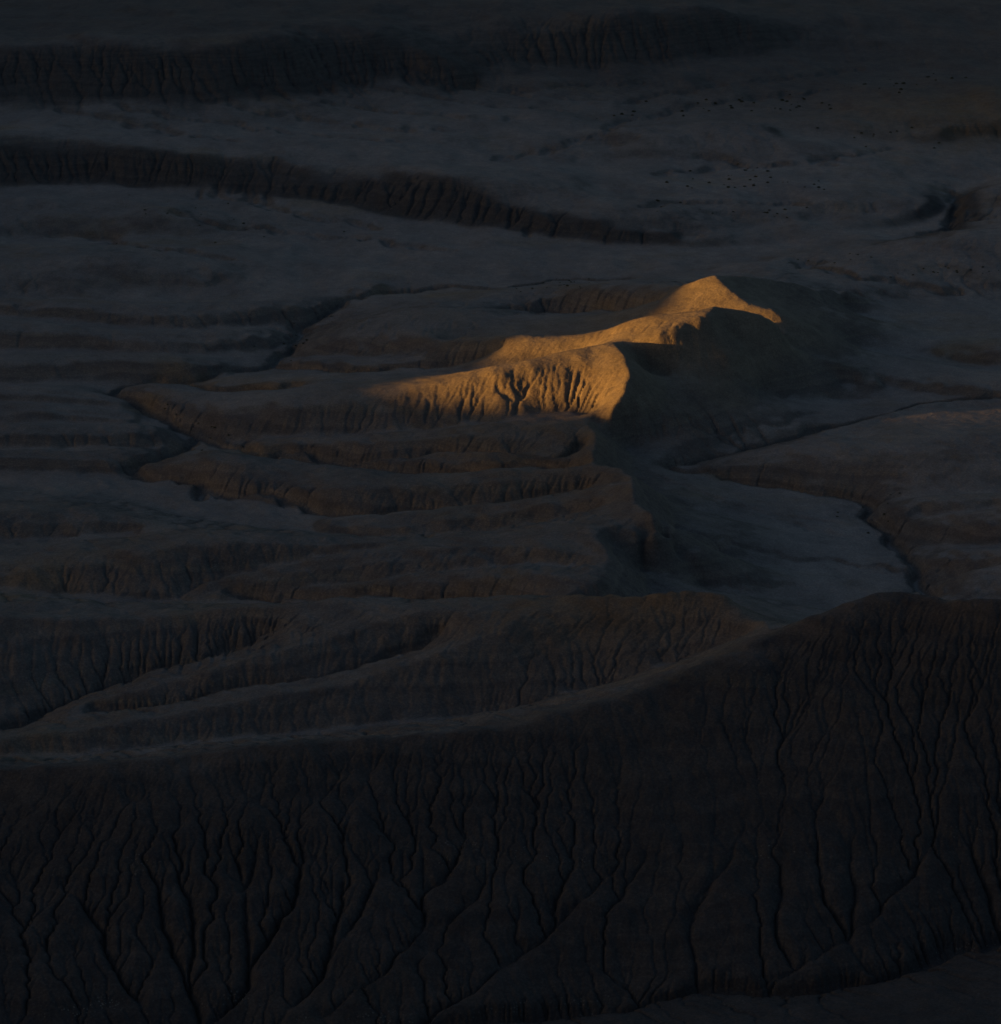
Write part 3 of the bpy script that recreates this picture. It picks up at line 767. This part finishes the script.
LEAF, nt, p = new_mat('shrub_leaf')
tx = nt.nodes.new('ShaderNodeTexNoise'); tx.inputs['Scale'].default_value = 6
cr = nt.nodes.new('ShaderNodeValToRGB')
cr.color_ramp.elements[0].color = (0.045, 0.047, 0.034, 1); cr.color_ramp.elements[1].color = (0.085, 0.085, 0.060, 1)
nt.links.new(tx.outputs['Fac'], cr.inputs[0]); nt.links.new(cr.outputs[0], p.inputs['Base Color']); p.inputs['Roughness'].default_value = 0.9
STEM, nt, p = new_mat('shrub_stem')
tx = nt.nodes.new('ShaderNodeTexNoise'); tx.inputs['Scale'].default_value = 20
cr = nt.nodes.new('ShaderNodeValToRGB')
cr.color_ramp.elements[0].color = (0.05, 0.04, 0.03, 1); cr.color_ramp.elements[1].color = (0.10, 0.08, 0.06, 1)
nt.links.new(tx.outputs['Fac'], cr.inputs[0]); nt.links.new(cr.outputs[0], p.inputs['Base Color']); p.inputs['Roughness'].default_value = 0.9
leaves = [shrub_mesh('foliage', k) for k in range(4)]; stems = [stem_mesh('stem', k) for k in range(4)]
for m_ in leaves: m_.materials.append(LEAF)
for m_ in stems: m_.materials.append(STEM)

# (line of pixels the bushes follow, scatter in pixels, how many, width in m, label, group)
PATCHES = [
    ([(690,183),(760,184),(815,186)], 2.0, 30, 1.9, 'dark desert shrub in the dense row across the pale terrace', 'shrubs in the dense terrace row'),
    ([(655,208),(720,211),(800,216)], 2.2, 22, 1.7, 'small dark shrub in the thin row above the low scarp', 'shrubs above the low scarp'),
    ([(745,168),(775,169)], 1.2, 7, 2.2, 'dark shrub in the short clump on the terrace middle', 'shrubs in the terrace middle clump'),
    ([(620,118),(680,107),(740,102),(800,96)], 2.0, 26, 2.6, 'dark shrub along the far drainage line', 'shrubs along the far drainage'),
    ([(760,104),(790,105),(820,107)], 1.6, 14, 3.2, 'large dark shrub in the far thicket by the drainage', 'shrubs in the far thicket'),
    ([(830,90),(900,84),(960,78)], 2.4, 16, 2.8, 'dark shrub on the far plain near the top right', 'shrubs on the far top right plain'),
    ([(860,128),(920,140),(980,148)], 4.0, 14, 2.0, 'dark shrub scattered below the ochre rise on the right', 'shrubs below the ochre rise'),
    ([(505,287),(550,284),(595,282)], 1.6, 22, 1.3, 'small dark shrub on the flat behind the sunlit ridge', 'shrubs behind the sunlit ridge'),
    ([(905,277),(940,272),(1000,269)], 1.4, 20, 1.3, 'dark shrub in the row on the right hand rise', 'shrubs on the right rise'),
    ([(785,266),(840,258),(880,256)], 2.4, 14, 1.2, 'small dark shrub at the foot of the right rise', 'shrubs at the foot of the right rise'),
    ([(130,196),(200,222),(260,238)], 6.0, 24, 1.4, 'dark shrub scattered on the brown flat at upper left', 'shrubs on the upper left flat'),
    ([(285,350),(292,338),(310,322),(335,309)], 2.4, 20, 1.3, 'dark shrub lining the winding arroyo on the left', 'shrubs along the left arroyo'),
    ([(125,398),(160,415),(200,436),(240,450)], 2.6, 18, 1.1, 'small dark shrub by the arroyo bend at left', 'shrubs by the left arroyo bend'),
    ([(862,500),(872,516),(884,536)], 3.0, 14, 1.0, 'small dark shrub beside the arroyo right of the ridge', 'shrubs by the right arroyo'),
]
rs = random.Random(5)
for line, sc, n, size, label, group in PATCHES:
    q = spline(line, 20)
    for k in range(n):
        t = rs.random() * (len(q) - 1)
        u, v = q[int(t), 0] + rs.gauss(0, sc * 7), q[int(t), 1] + rs.gauss(0, sc * 1.8)
        x, y, z = on_ground(u, v)
        kind = rs.randrange(4); w = size * 0.45 * rs.uniform(0.4, 1.5)
        root = bpy.data.objects.new('desert_shrub', None); scene.collection.objects.link(root)
        root.location = (x, y, z - 0.03); root.rotation_euler = (0, 0, rs.uniform(0, 6.28)); root.scale = (w * rs.uniform(0.9, 1.3), w, w * rs.uniform(0.7, 1.0))
        root.empty_display_size = 0.2
        root['label'] = label; root['category'] = 'shrub'; root['group'] = group
        for nm, me in (('foliage', leaves[kind]), ('stem', stems[kind])):
            o = bpy.data.objects.new(nm, me); scene.collection.objects.link(o); o.parent = root
